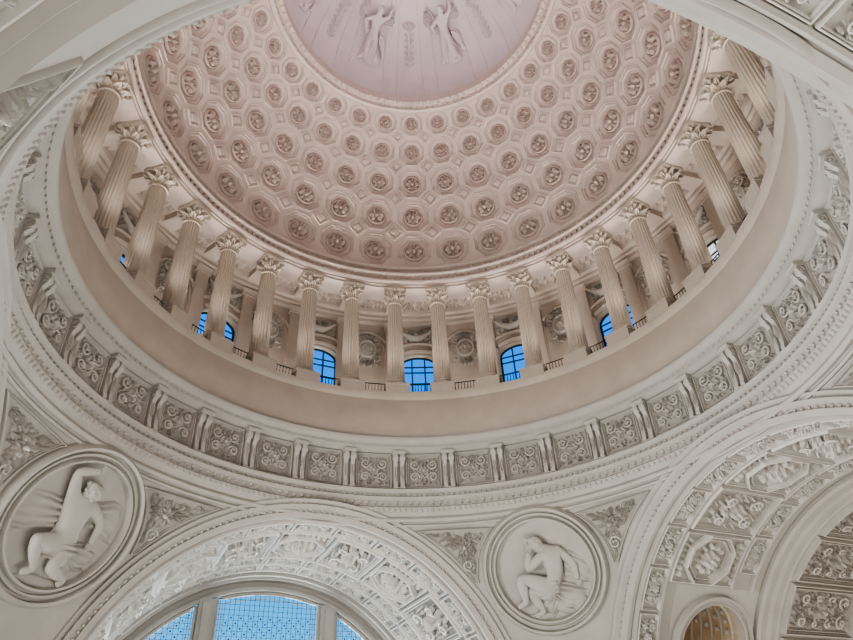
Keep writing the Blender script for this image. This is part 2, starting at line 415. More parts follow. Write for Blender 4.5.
# oculus rim
mb = MB()
def dr(a, d): return ((RD+d)*cos(rad(a)), HC+(RD+d)*sin(rad(a)))
mb.add(g_rev([dr(49.2, 0), dr(49.3, -.014), dr(50.1, -.020), dr(50.3, -.004), dr(51.0, -.004), dr(51.1, -.020), dr(52.3, -.034), dr(52.9, -.018), (.568, 2.835), (.568, 2.85), (.60, 2.856), (.63, 2.86)], 160))
for i in range(112):
    a = i*360/112; c = dpt(a, 51.8, -.030); mb.add(g_ball(c, .013, .013, .013, 8, 5))
for i in range(144):
    a = i*360/144; c = dpt(a, 50.65, -.006); mb.add(g_ball(c, .007, .007, .007, 6, 4))
struct(mb.build('trim_5', DOME))
# upper bowl seen through the oculus
RB, ZB = .63, 2.86
def bpt(az, f, d=0): return P(az, (RB-d)*cos(rad(f)), ZB+(RB-d)*sin(rad(f)))
mb = MB(); mb.add(g_grid(lambda u, v: bpt(360*u, 90*v), 96, 24))
for i in range(8):
    for da in (-6.5, 6.5, 13.5, 31.5): mb.add(g_tube([bpt(22.5+45*i+da, 4+76*t/20, .000) for t in range(21)], .0042, 5))
struct(mb.build('ceiling', BOWL))

# ================================================================== THINGS
# --- columns
CAZ = [(i+.5)*11.25 for i in range(32)]; BAZ = [i*11.25 for i in range(32)]
def make_column(label):
    t = thing('column', label, 'column', (0, 0, 0), group='fluted columns of the ring colonnade')
    b = MB(); b.box(-.047, .047, -.047, .047, 0, .012)
    b.add(g_lathe([(0, .012), (.046, .012), (.048, .017), (.046, .022), (.041, .023), (.040, .027), (.0425, .030), (.042, .034), (.0385, .036), (.037, .040)], 24))
    b.build('base', COLM, t)
    s = MB(); N = 20; vs = []; H = 9; k = N*5
    for i in range(H):
        q = i/(H-1); z = .040+.405*q; r0 = .0370-.0060*q**1.4
        dep = (1, 1, .92, .885, .92) if 0 < i < H-1 else (1, 1, 1, 1, 1)
        for j in range(N):
            for m_, dd in enumerate(dep):
                a = 2*pi*(j+(0, .26, .42, .63, .84)[m_])/N; vs.append((r0*dd*cos(a), r0*dd*sin(a), z))
    s.add((vs, [(i*k+j, i*k+(j+1) % k, (i+1)*k+(j+1) % k, (i+1)*k+j) for i in range(H-1) for j in range(k)]))
    s.build('shaft', COLM, t, 22)
    c = MB()
    c.add(g_lathe([(.030, .440), (.035, .443), (.035, .448), (.029, .451), (.0295, .475), (.032, .495), (.039, .510)], 24))
    for row, (z0, hh, n, off) in enumerate(((.450, .028, 8, 0), (.454, .048, 8, .5))):
        for j in range(n):
            a = 2*pi*(j+off)/n
            def lf(u, v, a=a, z0=z0, hh=hh):
                r = .0310+.004*u+.020*u**4; z = z0+hh*(u-.25*max(0, u-.75)*4*.6)
                w = .0125*(.75+.5*sin(pi*u))*(1 if u < .9 else .6)
                x = (v-.5)*2*w; y = r-abs(v-.5)*.010+.003*cos(6*pi*(v-.5))
                return (x*cos(a)+y*sin(a), -x*sin(a)+y*cos(a), z)
            c.add(g_grid(lf, 7, 6))
    for j in range(4):
        a = pi/4+j*pi/2
        pts = []
        for i in range(16):
            q = i/15; an = -pi/2+q*2.6*pi; rr = .012*(1-.75*q)
            r = .052-rr*cos(an); z = .502-rr*sin(an)*.9
            pts.append((r*sin(a), r*cos(a), z))
        c.add(g_tube(pts, .0055, 5))
        c.add(g_tube([(.032*sin(a), .032*cos(a), .482), (.040*sin(a), .040*cos(a), .503), (.050*sin(a), .050*cos(a), .512)], .005, 5))
        b2 = j*pi/2; c.add(g_ball((.042*sin(b2), .042*cos(b2), .512), .009, .009, .007, 8, 5))
    vs = []
    for z in (.512, .518, .5255):
        for i in range(32):
            a = 2*pi*i/32; r = .047+.015*(abs(sin(2*a)))**3+(.002 if z > .515 else 0); vs.append((r*cos(a), r*sin(a), z))
    c.add((vs, [(i*32+j, i*32+(j+1) % 32, (i+1)*32+(j+1) % 32, (i+1)*32+j) for i in range(2) for j in range(32)]+[tuple(range(32)), tuple(64+j for j in range(32))]))
    c.build('capital', COLM, t)
    return t
series(make_column, ring_places(CAZ, 1.0, 1.3977, 'cream fluted Corinthian column in the ring colonnade under the dome, {o} from the left', mg=140, test_in=False))
def make_ped(label):
    t = thing('column_pedestal', label, 'pedestal', (0, 0, 0), group='pedestal blocks under the columns')
    b = MB(); b.box(-.048, .048, -.064, .052, -.034, .006); b.build('block', PARAP, t)
    b = MB(); b.box(-.051, .051, -.067, .054, .006, .0145); b.build('cap', PARAP, t)
    return t
series(make_ped, ring_places(CAZ, 1.0, 1.383, 'plain stone pedestal block under the {o} column from the left', mg=140, test_in=False))
# --- railings
def make_rail(label):
    t = thing('balcony_railing', label, 'railing', (0, 0, 0), group='iron railings between the columns')
    mp = m_cyl(.985)
    b = MB(); b.add(g_tube([(-.048+.096*i/6, .052, 0) for i in range(7)], .0022, 6), lambda u, v, h: mp(u, v, h)); b.build('top_rail', IRON, t)
    b = MB(); b.add(g_tube([(-.048+.096*i/6, .012, 0) for i in range(7)], .0016, 6), lambda u, v, h: mp(u, v, h)); b.build('bottom_rail', IRON, t)
    p = None
    for i in range(8):
        x = -.045+.09*i/7
        if p is None:
            b = MB(); b.add(g_lathe([(.0012, 0), (.0012, .02), (.0020, .026), (.0012, .032), (.0012, .052)], 6)); p = b.build('baluster', IRON, t); o = p
        else: o = p.copy(); col.objects.link(o)
        q = mp(x, 0, 0); o.location = Vector(q)*U
    return t
series(make_rail, ring_places(BAZ, .985, 1.366, 'low black iron railing in the {o} opening of the colonnade from the left', mg=20, test_in=False))

# --- drum windows
def make_window(n):
    t = bpy.data.objects.new('window_%d' % n, None); col.objects.link(t); t['kind'] = 'structure'
    N = 14; W = WH*.97
    out = [(-W, 0), (-W, SPR-SILL)]+[(-W*cos(pi*i/N), SPR-SILL+RISE*.97*sin(pi*i/N)) for i in range(1, N)]+[(W, SPR-SILL), (W, 0)]
    b = MB(); b.add(g_tube([(x, 0, z) for x, z in out]+[(-W, 0, 0)], .006, 5)); b.build('window_frame', IRON, t)
    b = MB(); b.add(([(x, .004, z) for x, z in out], [tuple(range(len(out)))])); b.build('window_pane', GLOWING if n == 5 else GLASS, t)
    b = MB()
    for x in (-.030, .030): b.box(x-.0028, x+.0028, -.004, .003, 0, SPR-SILL+RISE*.9)
    for z in (.05, .11, .17, SPR-SILL): b.box(-W, W, -.003, .003, z-.002, z+.002)
    b.build('glazing_bars', IRON, t)
    return t
wn = 0; w0 = None
for i in range(16):
    p = P(i*22.5+WOFF, RW+.030, SILL); wn += 1
    if wn == 5: o = make_window(wn)
    elif w0 is None: o = w0 = make_window(wn)
    else: o = dup(w0, (0, 0, 0), (0, 0, 0), ''); del o['label']; o.name = 'window_%d' % wn
    o.location = Vector(p)*U; o.rotation_euler = (0, 0, -rad(i*22.5+WOFF))
# --- wall ornaments in the gallery
def make_cart(label):
    t = thing('wall_cartouche', label, 'relief', (0, 0, 0), group='carved cartouches on the gallery wall')
    mp = m_cyl(RW)
    b = MB(); b.add(g_disc([(.046, 0), (.044, .018), (.038, .022), (.034, .010), (.02, .016), (0, .018)], 20), lambda u, v, h: mp(u, v*1.15, h)); b.build('shield', FRIEZE, t)
    b = foliage(.14, .20, 5, mp, .020, 1.3); b.build('foliage', FRIEZE, t)
    return t
series(make_cart, ring_places([i*22.5+11.25 for i in range(16)], RW, 1.715, 'carved leafy cartouche on gallery wall between two windows, {o} from the left', mg=5))
def make_fest(label):
    t = thing('wall_garland', label, 'relief', (0, 0, 0), group='garlands above the gallery windows')
    mp = m_cyl(RW); b = MB()
    b.add(g_tube([(-.075+.15*i/12, .03-.045*sin(pi*i/12), .012) for i in range(13)], lambda q: .006+.011*sin(pi*q), 8), mp)
    b.build('swag', FRIEZE, t)
    b = foliage(.16, .09, 9, mp, .020, 1.2); b.build('foliage', FRIEZE, t)
    return t
series(make_fest, ring_places([i*22.5 for i in range(16)], RW, 1.80, 'carved garland above an arched gallery window, {o} from the left', mg=5))

# --- frieze brackets and panels
def make_bracket(label):
    t = thing('frieze_bracket', label, 'bracket', (0, 0, 0), group='paired scroll brackets under the round cornice')
    for sx in (-1, 1):
        b = MB(); x0, x1 = sx*.0128-.0072, sx*.0128+.0072
        side = [(0, 0), (-.016, .0), (-.020, .008), (-.016, .020), (-.012, .058), (-.016, .092), (-.026, .108), (-.030, .122), (-.026, .132), (0, .132)]
        n = len(side)
        vs = [(x0, y, z) for y, z in side]+[(x1, y, z) for y, z in side]
        b.add((vs, [(i, i+1, n+i+1, n+i) for i in range(n-1)]+[tuple(range(n)), tuple(range(n, 2*n))]))
        for xx in (x0, x1):
            b.add(g_disc([(.011, 0), (.011, .003), (.007, .003), (.006, .001), (0, .004)], 12), lambda u, v, h, xx=xx, s=(-1 if xx == x0 else 1): (xx+s*h, -.019+u, .117+v))
        for i in range(3): b.add(g_tube([(sx*.0128-.004+.004*i, -.014-.001*abs(j-2)*.5, .024+.016*j) for j in range(5)], .0022, 5))
        b.add(leaf(sx*.0128, .086, -pi/2, .050, .013, .010), lambda u, v, h: (u, -.014-h, v))
        b.build('console', RELIEF, t)
    b = MB(); b.box(-.024, .024, -.034, 0, .132, .143); b.build('cap_block', RELIEF, t)
    b = MB(); b.box(-.024, .024, -.022, 0, -.003, .001); b.build('foot_block', RELIEF, t)
    return t
series(make_bracket, ring_places(CAZ, RF, .955, 'paired scroll bracket carrying the round cornice, {o} along the ring from the left', mg=25))
def frieze_maker(seed):
    def make_frieze(label):
        t = thing('frieze_relief', label, 'relief', (0, 0, 0), group='carved panels between the cornice brackets')
        mp = m_cyl(RF); b = MB(); frame(rect(.137, .137), .007, .010, mp, b); frame(rect(.118, .119), .004, .007, mp, b); b.build('frame', RELIEF, t)
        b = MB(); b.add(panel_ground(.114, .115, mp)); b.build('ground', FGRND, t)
        b = foliage(.110, .110, seed, mp, .013, 1.8); b.build('foliage', RELIEF, t)
        return t
    return make_frieze
pl = ring_places(BAZ, RF, 1.025, 'square leafy relief between cornice brackets, {o} along the ring from the left', mg=20)
for q, sd in enumerate((3, 17, 29, 52)): series(frieze_maker(sd), pl[q::4])

# --- coffer rosettes
def make_rosette(label):
    t = thing('ceiling_rosette', label, 'rosette', (0, 0, 0), group='flower rosettes in the dome coffers')
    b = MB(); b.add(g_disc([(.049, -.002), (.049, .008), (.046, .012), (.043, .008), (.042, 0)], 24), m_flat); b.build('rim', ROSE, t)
    b = MB()
    for k in range(8): b.add(leaf(.010*cos(2*pi*k/8), .010*sin(2*pi*k/8), 2*pi*k/8, .029, .0165, .022), m_flat)
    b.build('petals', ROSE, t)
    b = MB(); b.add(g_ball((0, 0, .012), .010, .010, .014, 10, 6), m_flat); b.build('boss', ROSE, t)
    return t
pl = []
for r, (p0, p1) in enumerate(ROWS):
    pc = (p0+p1)/2; L = []
    for j in range(32):
        p = dpt(j*11.25, pc, FLOOR-.001); q = vis(p, 12)
        if q: L.append((camaz(j*11.25), j*11.25, p))
    L.sort()
    w = ['lowest', 'second lowest', 'middle', 'second highest', 'highest'][r]
    for i, (c, az, p) in enumerate(L):
        pl.append((p, (rad(pc), 0, -rad(az)), 'flower rosette in octagonal coffer, %s ring of dome, %s from the left' % (w, ORD[i]), (p1-p0)/12.3))
series(make_rosette, pl)

# --- relief figures grown from a skeleton
def skin(nodes, edges, root, lev=2):
    names = list(nodes); me = bpy.data.meshes.new('tmp')
    me.from_pydata([tuple(c*10 for c in nodes[n][:3]) for n in names], [(names.index(a), names.index(b)) for a, b in edges], [])
    o = bpy.data.objects.new('tmp', me); col.objects.link(o)
    md = o.modifiers.new('s', 'SKIN'); md.use_smooth_shade = True
    for i, n in enumerate(names):
        r = nodes[n][3]*10; me.skin_vertices[0].data[i].radius = (r, r)
        me.skin_vertices[0].data[i].use_root = (n == root)
    sb = o.modifiers.new('b', 'SUBSURF'); sb.levels = lev; sb.render_levels = lev
    dg = bpy.context.evaluated_depsgraph_get(); dg.update()
    ev = o.evaluated_get(dg); m2 = ev.to_mesh()
    vs = [tuple(c/10 for c in v.co) for v in m2.vertices]; fs = [tuple(p.vertices) for p in m2.polygons]
    ev.to_mesh_clear(); bpy.data.objects.remove(o); bpy.data.meshes.remove(me)
    return vs, fs
def limb(nd, E, a, b, mids):
    prev = a
    for i, (t, r) in enumerate(mids):
        k = a+b+str(i); A, B = nd[a], nd[b]
        nd[k] = tuple(A[j]+(B[j]-A[j])*t for j in range(3))+(r,); E.append((prev, k)); prev = k
    E.append((prev, b))
def figure(nd0, face, sc=1.0):
    nd = dict(nd0); E = [('pel', 'wai'), ('wai', 'che'), ('che', 'nec'), ('nec', 'hea'), ('hea', 'cro'), ('che', 'sh1'), ('che', 'sh2'), ('pel', 'hi1'), ('pel', 'hi2'), ('an1', 'to1'), ('an2', 'to2')]
    for s in '12':
        limb(nd, E, 'sh'+s, 'el'+s, [(.5, .0150*sc)]); limb(nd, E, 'el'+s, 'ha'+s, [(.3, .0128*sc), (.8, .0085*sc)])
        limb(nd, E, 'hi'+s, 'kn'+s, [(.35, .0275*sc), (.75, .0205*sc)]); limb(nd, E, 'kn'+s, 'an'+s, [(.35, .0180*sc), (.75, .0115*sc)])
    b = MB(); b.add(skin(nd, E, 'pel'))
    hx, hy, hz, hr = nd['hea']; fx, fy = face; sx, sy = -fy, fx       # face direction and its side
    def at(f, s, h): return (hx+fx*hr*f+sx*hr*s, hy+fy*hr*f+sy*hr*s, hz+hr*h)
    b.add(g_ball(at(1.0, .0, .25), hr*.26, hr*.26, hr*.30, 8, 5))      # nose
    b.add(g_ball(at(.80, .35, .35), hr*.30, hr*.30, hr*.3, 8, 5))    # brow
    b.add(g_ball(at(.75, -.62, .1), hr*.34, hr*.30, hr*.35, 8, 5))   # chin
    b.add(g_ball(at(.9, -.36, .25), hr*.18, hr*.14, hr*.22, 8, 5))    # lips
    b.add(g_ball(at(-.1, -.05, .85), hr*.20, hr*.30, hr*.16, 8, 5))   # ear
    for el, ha in (('el1', 'ha1'), ('el2', 'ha2')):      # fingers and thumb
        e = Vector(nd[el][:3]); h = Vector(nd[ha][:3]); d = (h-e).normalized(); s = d.cross(Vector((0, 0, 1))).normalized()
        for of, ln in ((-.006, .014), (-.002, .018), (.002, .017), (.006, .012)):
            b.add(g_tube([h+s*of, h+s*of*1.2+d*ln*.6, h+s*of*1.2+d*ln+Vector((0, 0, -.004))], .0025, 6))
        b.add(g_tube([h-s*.006, h-s*.011+d*.006, h-s*.011+d*.011], .0025, 6))
    return b
def hair(nd, face):
    b = MB(); hx, hy, hz, hr = nd['hea']; rn = random.Random(2); fx, fy = face; sx, sy = -fy, fx
    c = (hx-fx*hr*.22+sx*hr*.5, hy-fy*hr*.22+sy*hr*.5, hz)
    b.add(g_ball(c, hr, hr, hr*1.05, 14, 9))
    for i in range(30):
        a = rn.uniform(0, 2*pi); q = rn.uniform(.3, 1.0)
        x, y = cos(a)*q*hr*.95, sin(a)*q*hr*.95
        if x*fx+y*fy > hr*.62: continue
        b.add(g_ball((c[0]+x, c[1]+y, c[2]+hr*sqrt(max(0, 1-q*q))), hr*.22, hr*.22, hr*.22, 6, 4))
    return b
def cloth(A, B, nf, h, amp):
    """folded cloth sheet between two polylines"""
    def pl_(L, t):
        x = t*(len(L)-1); i = min(int(x), len(L)-2); f = x-i
        return tuple(L[i][k]+(L[i+1][k]-L[i][k])*f for k in (0, 1))
    def fn(u, v):
        a, b = pl_(A, u), pl_(B, u); e = min(1, 6*v, 6*(1-v), 8*u+.2, 5*(1-u))
        w = v+.06*sin(4.1*u+nf)*sin(pi*v)
        return (a[0]+(b[0]-a[0])*w+.006*sin(9*v+nf)*u, a[1]+(b[1]-a[1])*w+.006*sin(7*v)*u, max(.0, e*(h+amp*(.65+.35*sin(5*u+3*v))*abs(sin(pi*nf*v+2.2*u)))))
    return g_grid(fn, 18, nf*8)
FIGR = dict(pel=(.040,-.060,.03,.038), wai=(.044,-.012,.03,.033), che=(.026,.034,.034,.041), nec=(.004,.070,.040,.016), hea=(-.016,.098,.044,.0245), cro=(-.018,.116,.044,.020),
            sh1=(.010,.054,.058,.021), el1=(-.050,.010,.074,.0150), ha1=(-.036,.068,.064,.0095), sh2=(.060,.052,.022,.021), el2=(.100,.008,.024,.0140), ha2=(.104,-.050,.024,.0095),
            hi1=(.014,-.058,.05,.034), kn1=(-.084,-.014,.064,.022), an1=(-.082,-.098,.046,.012), to1=(-.116,-.110,.045,.009), hi2=(.012,-.078,.03,.033), kn2=(-.062,-.064,.036,.022), an2=(-.030,-.136,.024,.012), to2=(-.066,-.148,.024,.009))
FIGL = dict(pel=(.010,-.050,.03,.038), wai=(.002,-.008,.03,.033), che=(-.006,.036,.034,.043), nec=(-.008,.074,.038,.016), hea=(-.004,.102,.044,.0245), cro=(-.002,.119,.044,.020),
            sh1=(-.046,.060,.040,.021), el1=(-.080,.122,.046,.0150), ha1=(-.022,.147,.052,.0095), sh2=(.034,.056,.034,.021), el2=(.088,.026,.034,.0140), ha2=(.088,-.030,.04,.0095),
            hi1=(-.012,-.060,.046,.034), kn1=(-.080,-.060,.064,.022), an1=(-.030,-.126,.046,.012), to1=(-.062,-.142,.044,.009), hi2=(.032,-.064,.034,.033), kn2=(.012,-.112,.056,.022), an2=(.076,-.128,.034,.012), to2=(.062,-.148,.034,.009))
MC = asin((.665-ZC)/RS)      # elevation of the medallion centre on the pendentive sphere
mps = m_sph(RS)
def medallion(az, label, nd, face, drape, rocks):
    p = P(az, RS*cos(MC), ZC+RS*sin(MC))
    t = thing('relief_medallion', label, 'medallion', p, (MC, 0, -rad(az)))
    b = MB(); b.add(g_disc([(.222, -.002), (.222, .014), (.216, .028), (.208, .026), (.205, .008), (.198, .008), (.196, .020), (.190, .020), (.188, .010), (.184, .012), (.180, .028), (.174, .028), (.171, .008), (.168, .003)], 80), mps); b.build('rim', STONE, t)
    b = MB(); b.add(g_disc([(.169, .003), (.12, .003), (.06, .003), (0, .003)], 48), mps); b.build('disc', STONE, t)
    fl = lambda u, v, h: mps(u*1.04, v*1.04, .003+max(0, h)*.60)
    g = figure(nd, face, 1.15); bo = MB(); bo.add((g.v, g.f), fl); bo.build('relief_figure', STONE, t)
    g = hair(nd, face); bo = MB(); bo.add((g.v, g.f), fl); bo.build('hair', STONE, t)
    for A, B, nf, h, amp in drape:
        bo = MB(); bo.add(cloth(A, B, nf, h, amp), fl); bo.build('drapery', STONE, t)
    bo = MB()
    for c, a, b_, h in rocks: bo.add(g_ball((c[0], c[1], .004), a, b_, h, 12, 8), fl)
    bo.build('rock_seat', STONE, t)
    return t
medallion(45, 'round relief medallion of a seated bare figure, chin on hand, between the two lower arches', FIGR, (-.95, -.3),
    [([(.03,-.04), (.08,-.055), (.13,-.085)], [(.0,-.10), (.04,-.14), (.065,-.152)], 6, .020, .034), ([(.07,.06), (.11,.04), (.145,.01)], [(.06,-.04), (.10,-.06), (.145,-.07)], 4, .010, .026), ([(.0,-.07), (-.03,-.10), (-.05,-.13)], [(.05,-.09), (.03,-.13), (.01,-.150)], 4, .014, .028), ([(.05,-.02), (-.02,-.03), (-.07,-.05)], [(.05,-.09), (.0,-.09), (-.05,-.10)], 4, .052, .024)],
    [((.06,-.11), .06, .045, .026), ((-.05,-.150), .06, .012, .014)])
medallion(315, 'round relief medallion of a seated bare figure with one arm raised overhead, lower left', FIGL, (-.9, -.43),
    [([(-.03,.05), (-.09,.05), (-.15,.04)], [(-.02,-.03), (-.08,-.05), (-.146,-.07)], 5, .010, .028), ([(.03,-.04), (.08,-.03), (.14,-.045)], [(.04,-.09), (.09,-.11), (.125,-.10)], 5, .016, .032), ([(.04,.07), (.10,.095), (.135,.09)], [(.06,.0), (.11,-.01), (.16,-.02)], 4, .010, .028), ([(.05,-.03), (-.01,-.04), (-.07,-.05)], [(.06,-.09), (.02,-.10), (-.05,-.10)], 4, .054, .024)],
    [((.03,-.09), .065, .050, .024), ((.02,-.150), .075, .014, .014)])

# --- curved leaf panels on the pendentives
F0 = rad(33.0); D0 = 18.5
def sp_uv(d, f): return ((d-rad(D0))*RS*cos(F0), (f-F0)*RS)
def archivolt_d(f, rho):      # angle from the diagonal at which the arch moulding of radius rho crosses elevation f
    z = RS*sin(f); x = sqrt(max(0, rho*rho-z*z)); y = sqrt(max(1e-9, RS*RS-rho*rho)); return rad(45)-atan2(x, y)
def med_d(f, r):              # same for a circle of angular radius r about the medallion centre
    q = (cos(r)-sin(f)*sin(MC))/(cos(f)*cos(MC)); return acos(max(-1, min(1, q)))
ft = rad(35.6); fs_ = []
RHO = .792; RM = .232/RS
f = ft
while archivolt_d(f, RHO)-(med_d(f, RM) if f < MC+RM else 0) > rad(.9) and f > rad(20): fs_.append(f); f -= rad(.4)
outer = [sp_uv(archivolt_d(q, RHO), q) for q in fs_]
inner = [sp_uv(max(rad(6.5), med_d(q, RM) if q < MC+RM else 0), q) for q in fs_]
POLY = inner+outer[::-1]      # down the medallion side, up the arch side
def pip(poly, x, y):
    r = False; n = len(poly)
    for i in range(n):
        x1, y1 = poly[i]; x2, y2 = poly[i-1]
        if (y1 > y) != (y2 > y) and x < (x2-x1)*(y-y1)/(y2-y1)+x1: r = not r
    return r
TL = {(45, 1): 'leafy curved spandrel relief between the chin-resting medallion and the right arch', (45, -1): 'leafy curved spandrel relief between the back window arch and the chin-resting medallion',
      (315, 1): 'leafy curved spandrel relief between the raised-arm medallion and the back window arch', (315, -1): 'leafy curved spandrel relief above and left of the raised-arm medallion',
      (135, -1): 'leafy curved spandrel relief at the right edge above the right arch', (135, 1): 'leafy curved spandrel relief at the top right under the near arch',
      (225, 1): 'leafy curved spandrel relief at the left edge under the ring', (225, -1): 'leafy curved spandrel relief at the top left beside the near arch'}
for az in (45, 315, 135, 225):
    for sg in (1, -1):
        poly = POLY if sg > 0 else [(-u, v) for u, v in POLY][::-1]
        p = P(az+sg*D0, RS*cos(F0), ZC+RS*sin(F0))
        if not vis(p, 120): continue
        t = thing('spandrel_relief', TL[(az, sg)], 'relief', p, (F0, 0, -rad(az+sg*D0)))
        b = MB(); frame(poly, .010, .010, mps, b, 1); b.build('frame', STONE, t)
        b = MB()                                             # ground behind the leaves, strip between the two curved sides
        nn = len(fs_); cu = sum(q[0] for q in poly)/len(poly); cv = sum(q[1] for q in poly)/len(poly)
        gp = [mps(cu+(u-cu)*.94, cv+(v-cv)*.94, .0012) for u, v in poly]
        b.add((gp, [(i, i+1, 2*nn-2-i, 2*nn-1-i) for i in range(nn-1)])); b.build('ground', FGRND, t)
        b = MB(); rn = random.Random(7+az)
        us = [q[0] for q in poly]; vs_ = [q[1] for q in poly]
        def clear(u, v, e): return all(pip(poly, u+e*cos(k*pi/4), v+e*sin(k*pi/4)) for k in range(8))
        cx, cy = sum(us)/len(us), max(vs_)-.066
        flower(b, cx, cy, .032, .026, mps)
        for i in range(2):
            d = (-1, 1)[i]
            if clear(cx+d*.062, cy+.005, .028): b.add(scroll(cx+d*.062, cy+.005, .026, 1.6, pi if d > 0 else 0, d, .005, .022), mps)
        if clear(cx+sg*-.01, cy-.065, .022): b.add(scroll(cx-sg*.01, cy-.065, .022, 1.5, 0, sg, .0045, .02), mps)
        for i in range(1500):
            u = rn.uniform(min(us), max(us)); v = rn.uniform(min(vs_), max(vs_)); a = atan2(v-cy, u-cx)+rn.uniform(-.7, .7); L = rn.uniform(.016, .030)
            if clear(u, v, .013) and clear(u+L*cos(a), v+L*sin(a), .012) and rn.random() < .5: b.add(leaf(u, v, a, L, L*.5, rn.uniform(.010, .022)), mps)
        b.build('foliage', RELIEF, t)

# --- arch soffit panels
def make_soffit(kind, w, ln, seed):
    def mk(label):
        t = thing('soffit_relief', label, 'relief', (0, 0, 0), group={'octagon': 'octagonal coffers on the arch soffits', 'leaf': 'long leaf panels on the arch soffits', 'small': 'small border panels on the arch soffits'}[kind])
        mp = m_arch(RA); b = MB()
        if kind == 'octagon':
            frame(octo(w*.98, ln*.68), .009, .024, mp, b, 3); frame(octo(w*.80, ln*.56), .005, .016, mp, b, 3); frame(rect(w, ln), .007, .016, mp, b, 4)
            b.build('frame', SREL, t); b = MB(); flower(b, 0, 0, w*.17, .036, mp, 8)
            for k in range(12): b.add(leaf(w*.17*cos(k*pi/6+.3), w*.17*sin(k*pi/6+.3), k*pi/6+.3, w*.14, w*.055, .024), mp)
            b.build('rosette', SREL, t)
            for sv in (-1, 1):
                b = MB()
                for k in range(7): b.add(leaf((k-3)*w*.095, sv*ln*.365, sv*(pi/2)-(k-3)*.28*sv, w*.13, w*.055, .024), mp)
                b.build('leaf_spray', SREL, t)
        else:
            frame(rect(w, ln), .008 if kind == 'leaf' else .006, .020 if kind == 'leaf' else .014, mp, b, 4)
            if kind == 'leaf': frame(rect(w*.84, ln*.89), .004, .012, mp, b, 4)
            b.build('frame', SREL, t)
            k = .76
            foliage(w*k, ln*(k+.05), seed, mp, .028 if kind == 'leaf' else .018, .7 if kind == 'leaf' else .8).build('foliage', SREL, t)
        return t
    return mk
SOF = {}
def soffit(az, sname):
    rows = {'small_f': (1.047, .078), 'main': (1.242, .280), 'small_b': (1.440, .080)}
    if az == 0: rows['small_i'] = (1.538, .080)
    for rk, (y, ln) in rows.items():
        ST_ = 16.2 if rk == 'main' else 12.6
        for i in range(-6, 7):
            dg = i*ST_-(8.1 if az == 90 and rk == 'main' else 0); al = rad(dg)
            if abs(dg) > 83: continue
            if az == 90 and rk != 'small_f' and dg < HOLE_A+(8 if rk == 'main' else 5.5): continue
            p = arch_pt(az, RA, al, y); q = vis(p, 160 if az == 180 else 45)
            if not q: continue
            kind = 'small' if rk != 'main' else ('octagon' if i % 2 == 0 else 'leaf')
            SOF.setdefault((kind), []).append((az, rk, i, p, al, q, sname))
for az, nm in ((0, 'the back window arch'), (90, 'the right arch'), (180, 'the near arch'), (270, 'the left arch')): soffit(az, nm)
for kind, L in SOF.items():
    pl = []; cntd = {}
    for az, rk, i, p, al, q, nm in sorted(L, key=lambda r: (r[0], r[1], r[2])):
        n = cntd.setdefault((az, rk), 0); cntd[(az, rk)] += 1
        w = {'octagon': 'octagonal rosette coffer', 'leaf': 'long leafy relief', 'small': 'small leafy relief'}[kind]
        edge = {'main': 'mid-soffit of', 'small_f': 'front edge of', 'small_b': 'rear row of', 'small_i': 'window edge of'}[rk]
        pl.append((p, (0, al, -rad(az)), '%s on %s %s, %s from left' % (w, edge, nm, ORD[n]), 1.0))
    wd, ln = (.150 if kind == 'small' else .192), {'octagon': .280, 'leaf': .280, 'small': .080}[kind]
    if kind == 'small':
        for q, sd in enumerate((33, 71)): series(make_soffit(kind, wd, ln, sd), pl[q::2])
    else: series(make_soffit(kind, wd, ln, 21), pl)
# panels of the deeper right barrel
pl = []
for i in range(-5, 6):
    al = rad(i*17.0); p = arch_pt(90, .68, al, 1.79); q = vis(p, 30)
    if q: pl.append((p, (0, al, -rad(90)), 'large leafy relief deep inside the right arch, %s from its left end' % ORD[len(pl)], 1.0))
if pl:
    def mk(label):
        t = thing('vault_relief', label, 'relief', (0, 0, 0), group='large leaf panels deep in the right arch')
        mp = m_arch(.68); b = MB(); frame(rect(.188, .36), .010, .022, mp, b); frame(rect(.156, .325), .006, .014, mp, b); b.build('frame', RELIEF, t)
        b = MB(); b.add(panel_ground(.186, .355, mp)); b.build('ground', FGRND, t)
        foliage(.14, .305, 44, mp, .022, 1.3).build('foliage', RELIEF, t); return t
    series(mk, pl)
# small arched opening low on the right barrel: plate with a hole, moulding and golden vault behind
YC = (HOLE_Y+YE)/2; HV = (YE-HOLE_Y)/2; AC = rad(-65); LEG = RA*(pi/2+AC); UT = RA*(rad(HOLE_A)-AC)
def lun(r, n=24, leg=LEG): return [(-leg, r), (-leg*.5, r)]+[(r*sin(pi*i/n), r*cos(pi*i/n)) for i in range(n+1)]+[(-leg*.5, -r), (-leg, -r)]
def torect(u, v):
    if u < 0: return (u, math.copysign(HV, v))
    l = math.hypot(u, v); c, s = u/l, v/l
    k = min(UT/c if c > 1e-6 else 1e9, HV/abs(s) if abs(s) > 1e-6 else 1e9); return (k*c, k*s)
RO = .150
pa = arch_pt(90, RA, AC, YC)
mpa = m_arch(RA)
a_ = lun(RO); r_ = [torect(u, v) for u, v in a_]; k = len(a_)
corn = [(UT, HV), (UT, -HV)]
b = MB()
vs = [(u, v, 0) for u, v in a_]+[(u, v, 0) for u, v in r_]
fs = [(i, i+1, k+i+1, k+i) for i in range(k-1)]
for c in corn:                                   # corners of the plate
    j = min(range(k-1), key=lambda i: (abs(r_[i][0]-c[0])+abs(r_[i][1]-c[1])+abs(r_[i+1][0]-c[0])+abs(r_[i+1][1]-c[1])))
    vs.append((c[0], c[1], 0)); fs.append((k+j, k+j+1, len(vs)-1))
b.add((vs, fs), mpa)
o = b.build('wall_side', STONE); struct(o); o.location = Vector(pa)*U; o.rotation_euler = (0, AC, -rad(90))
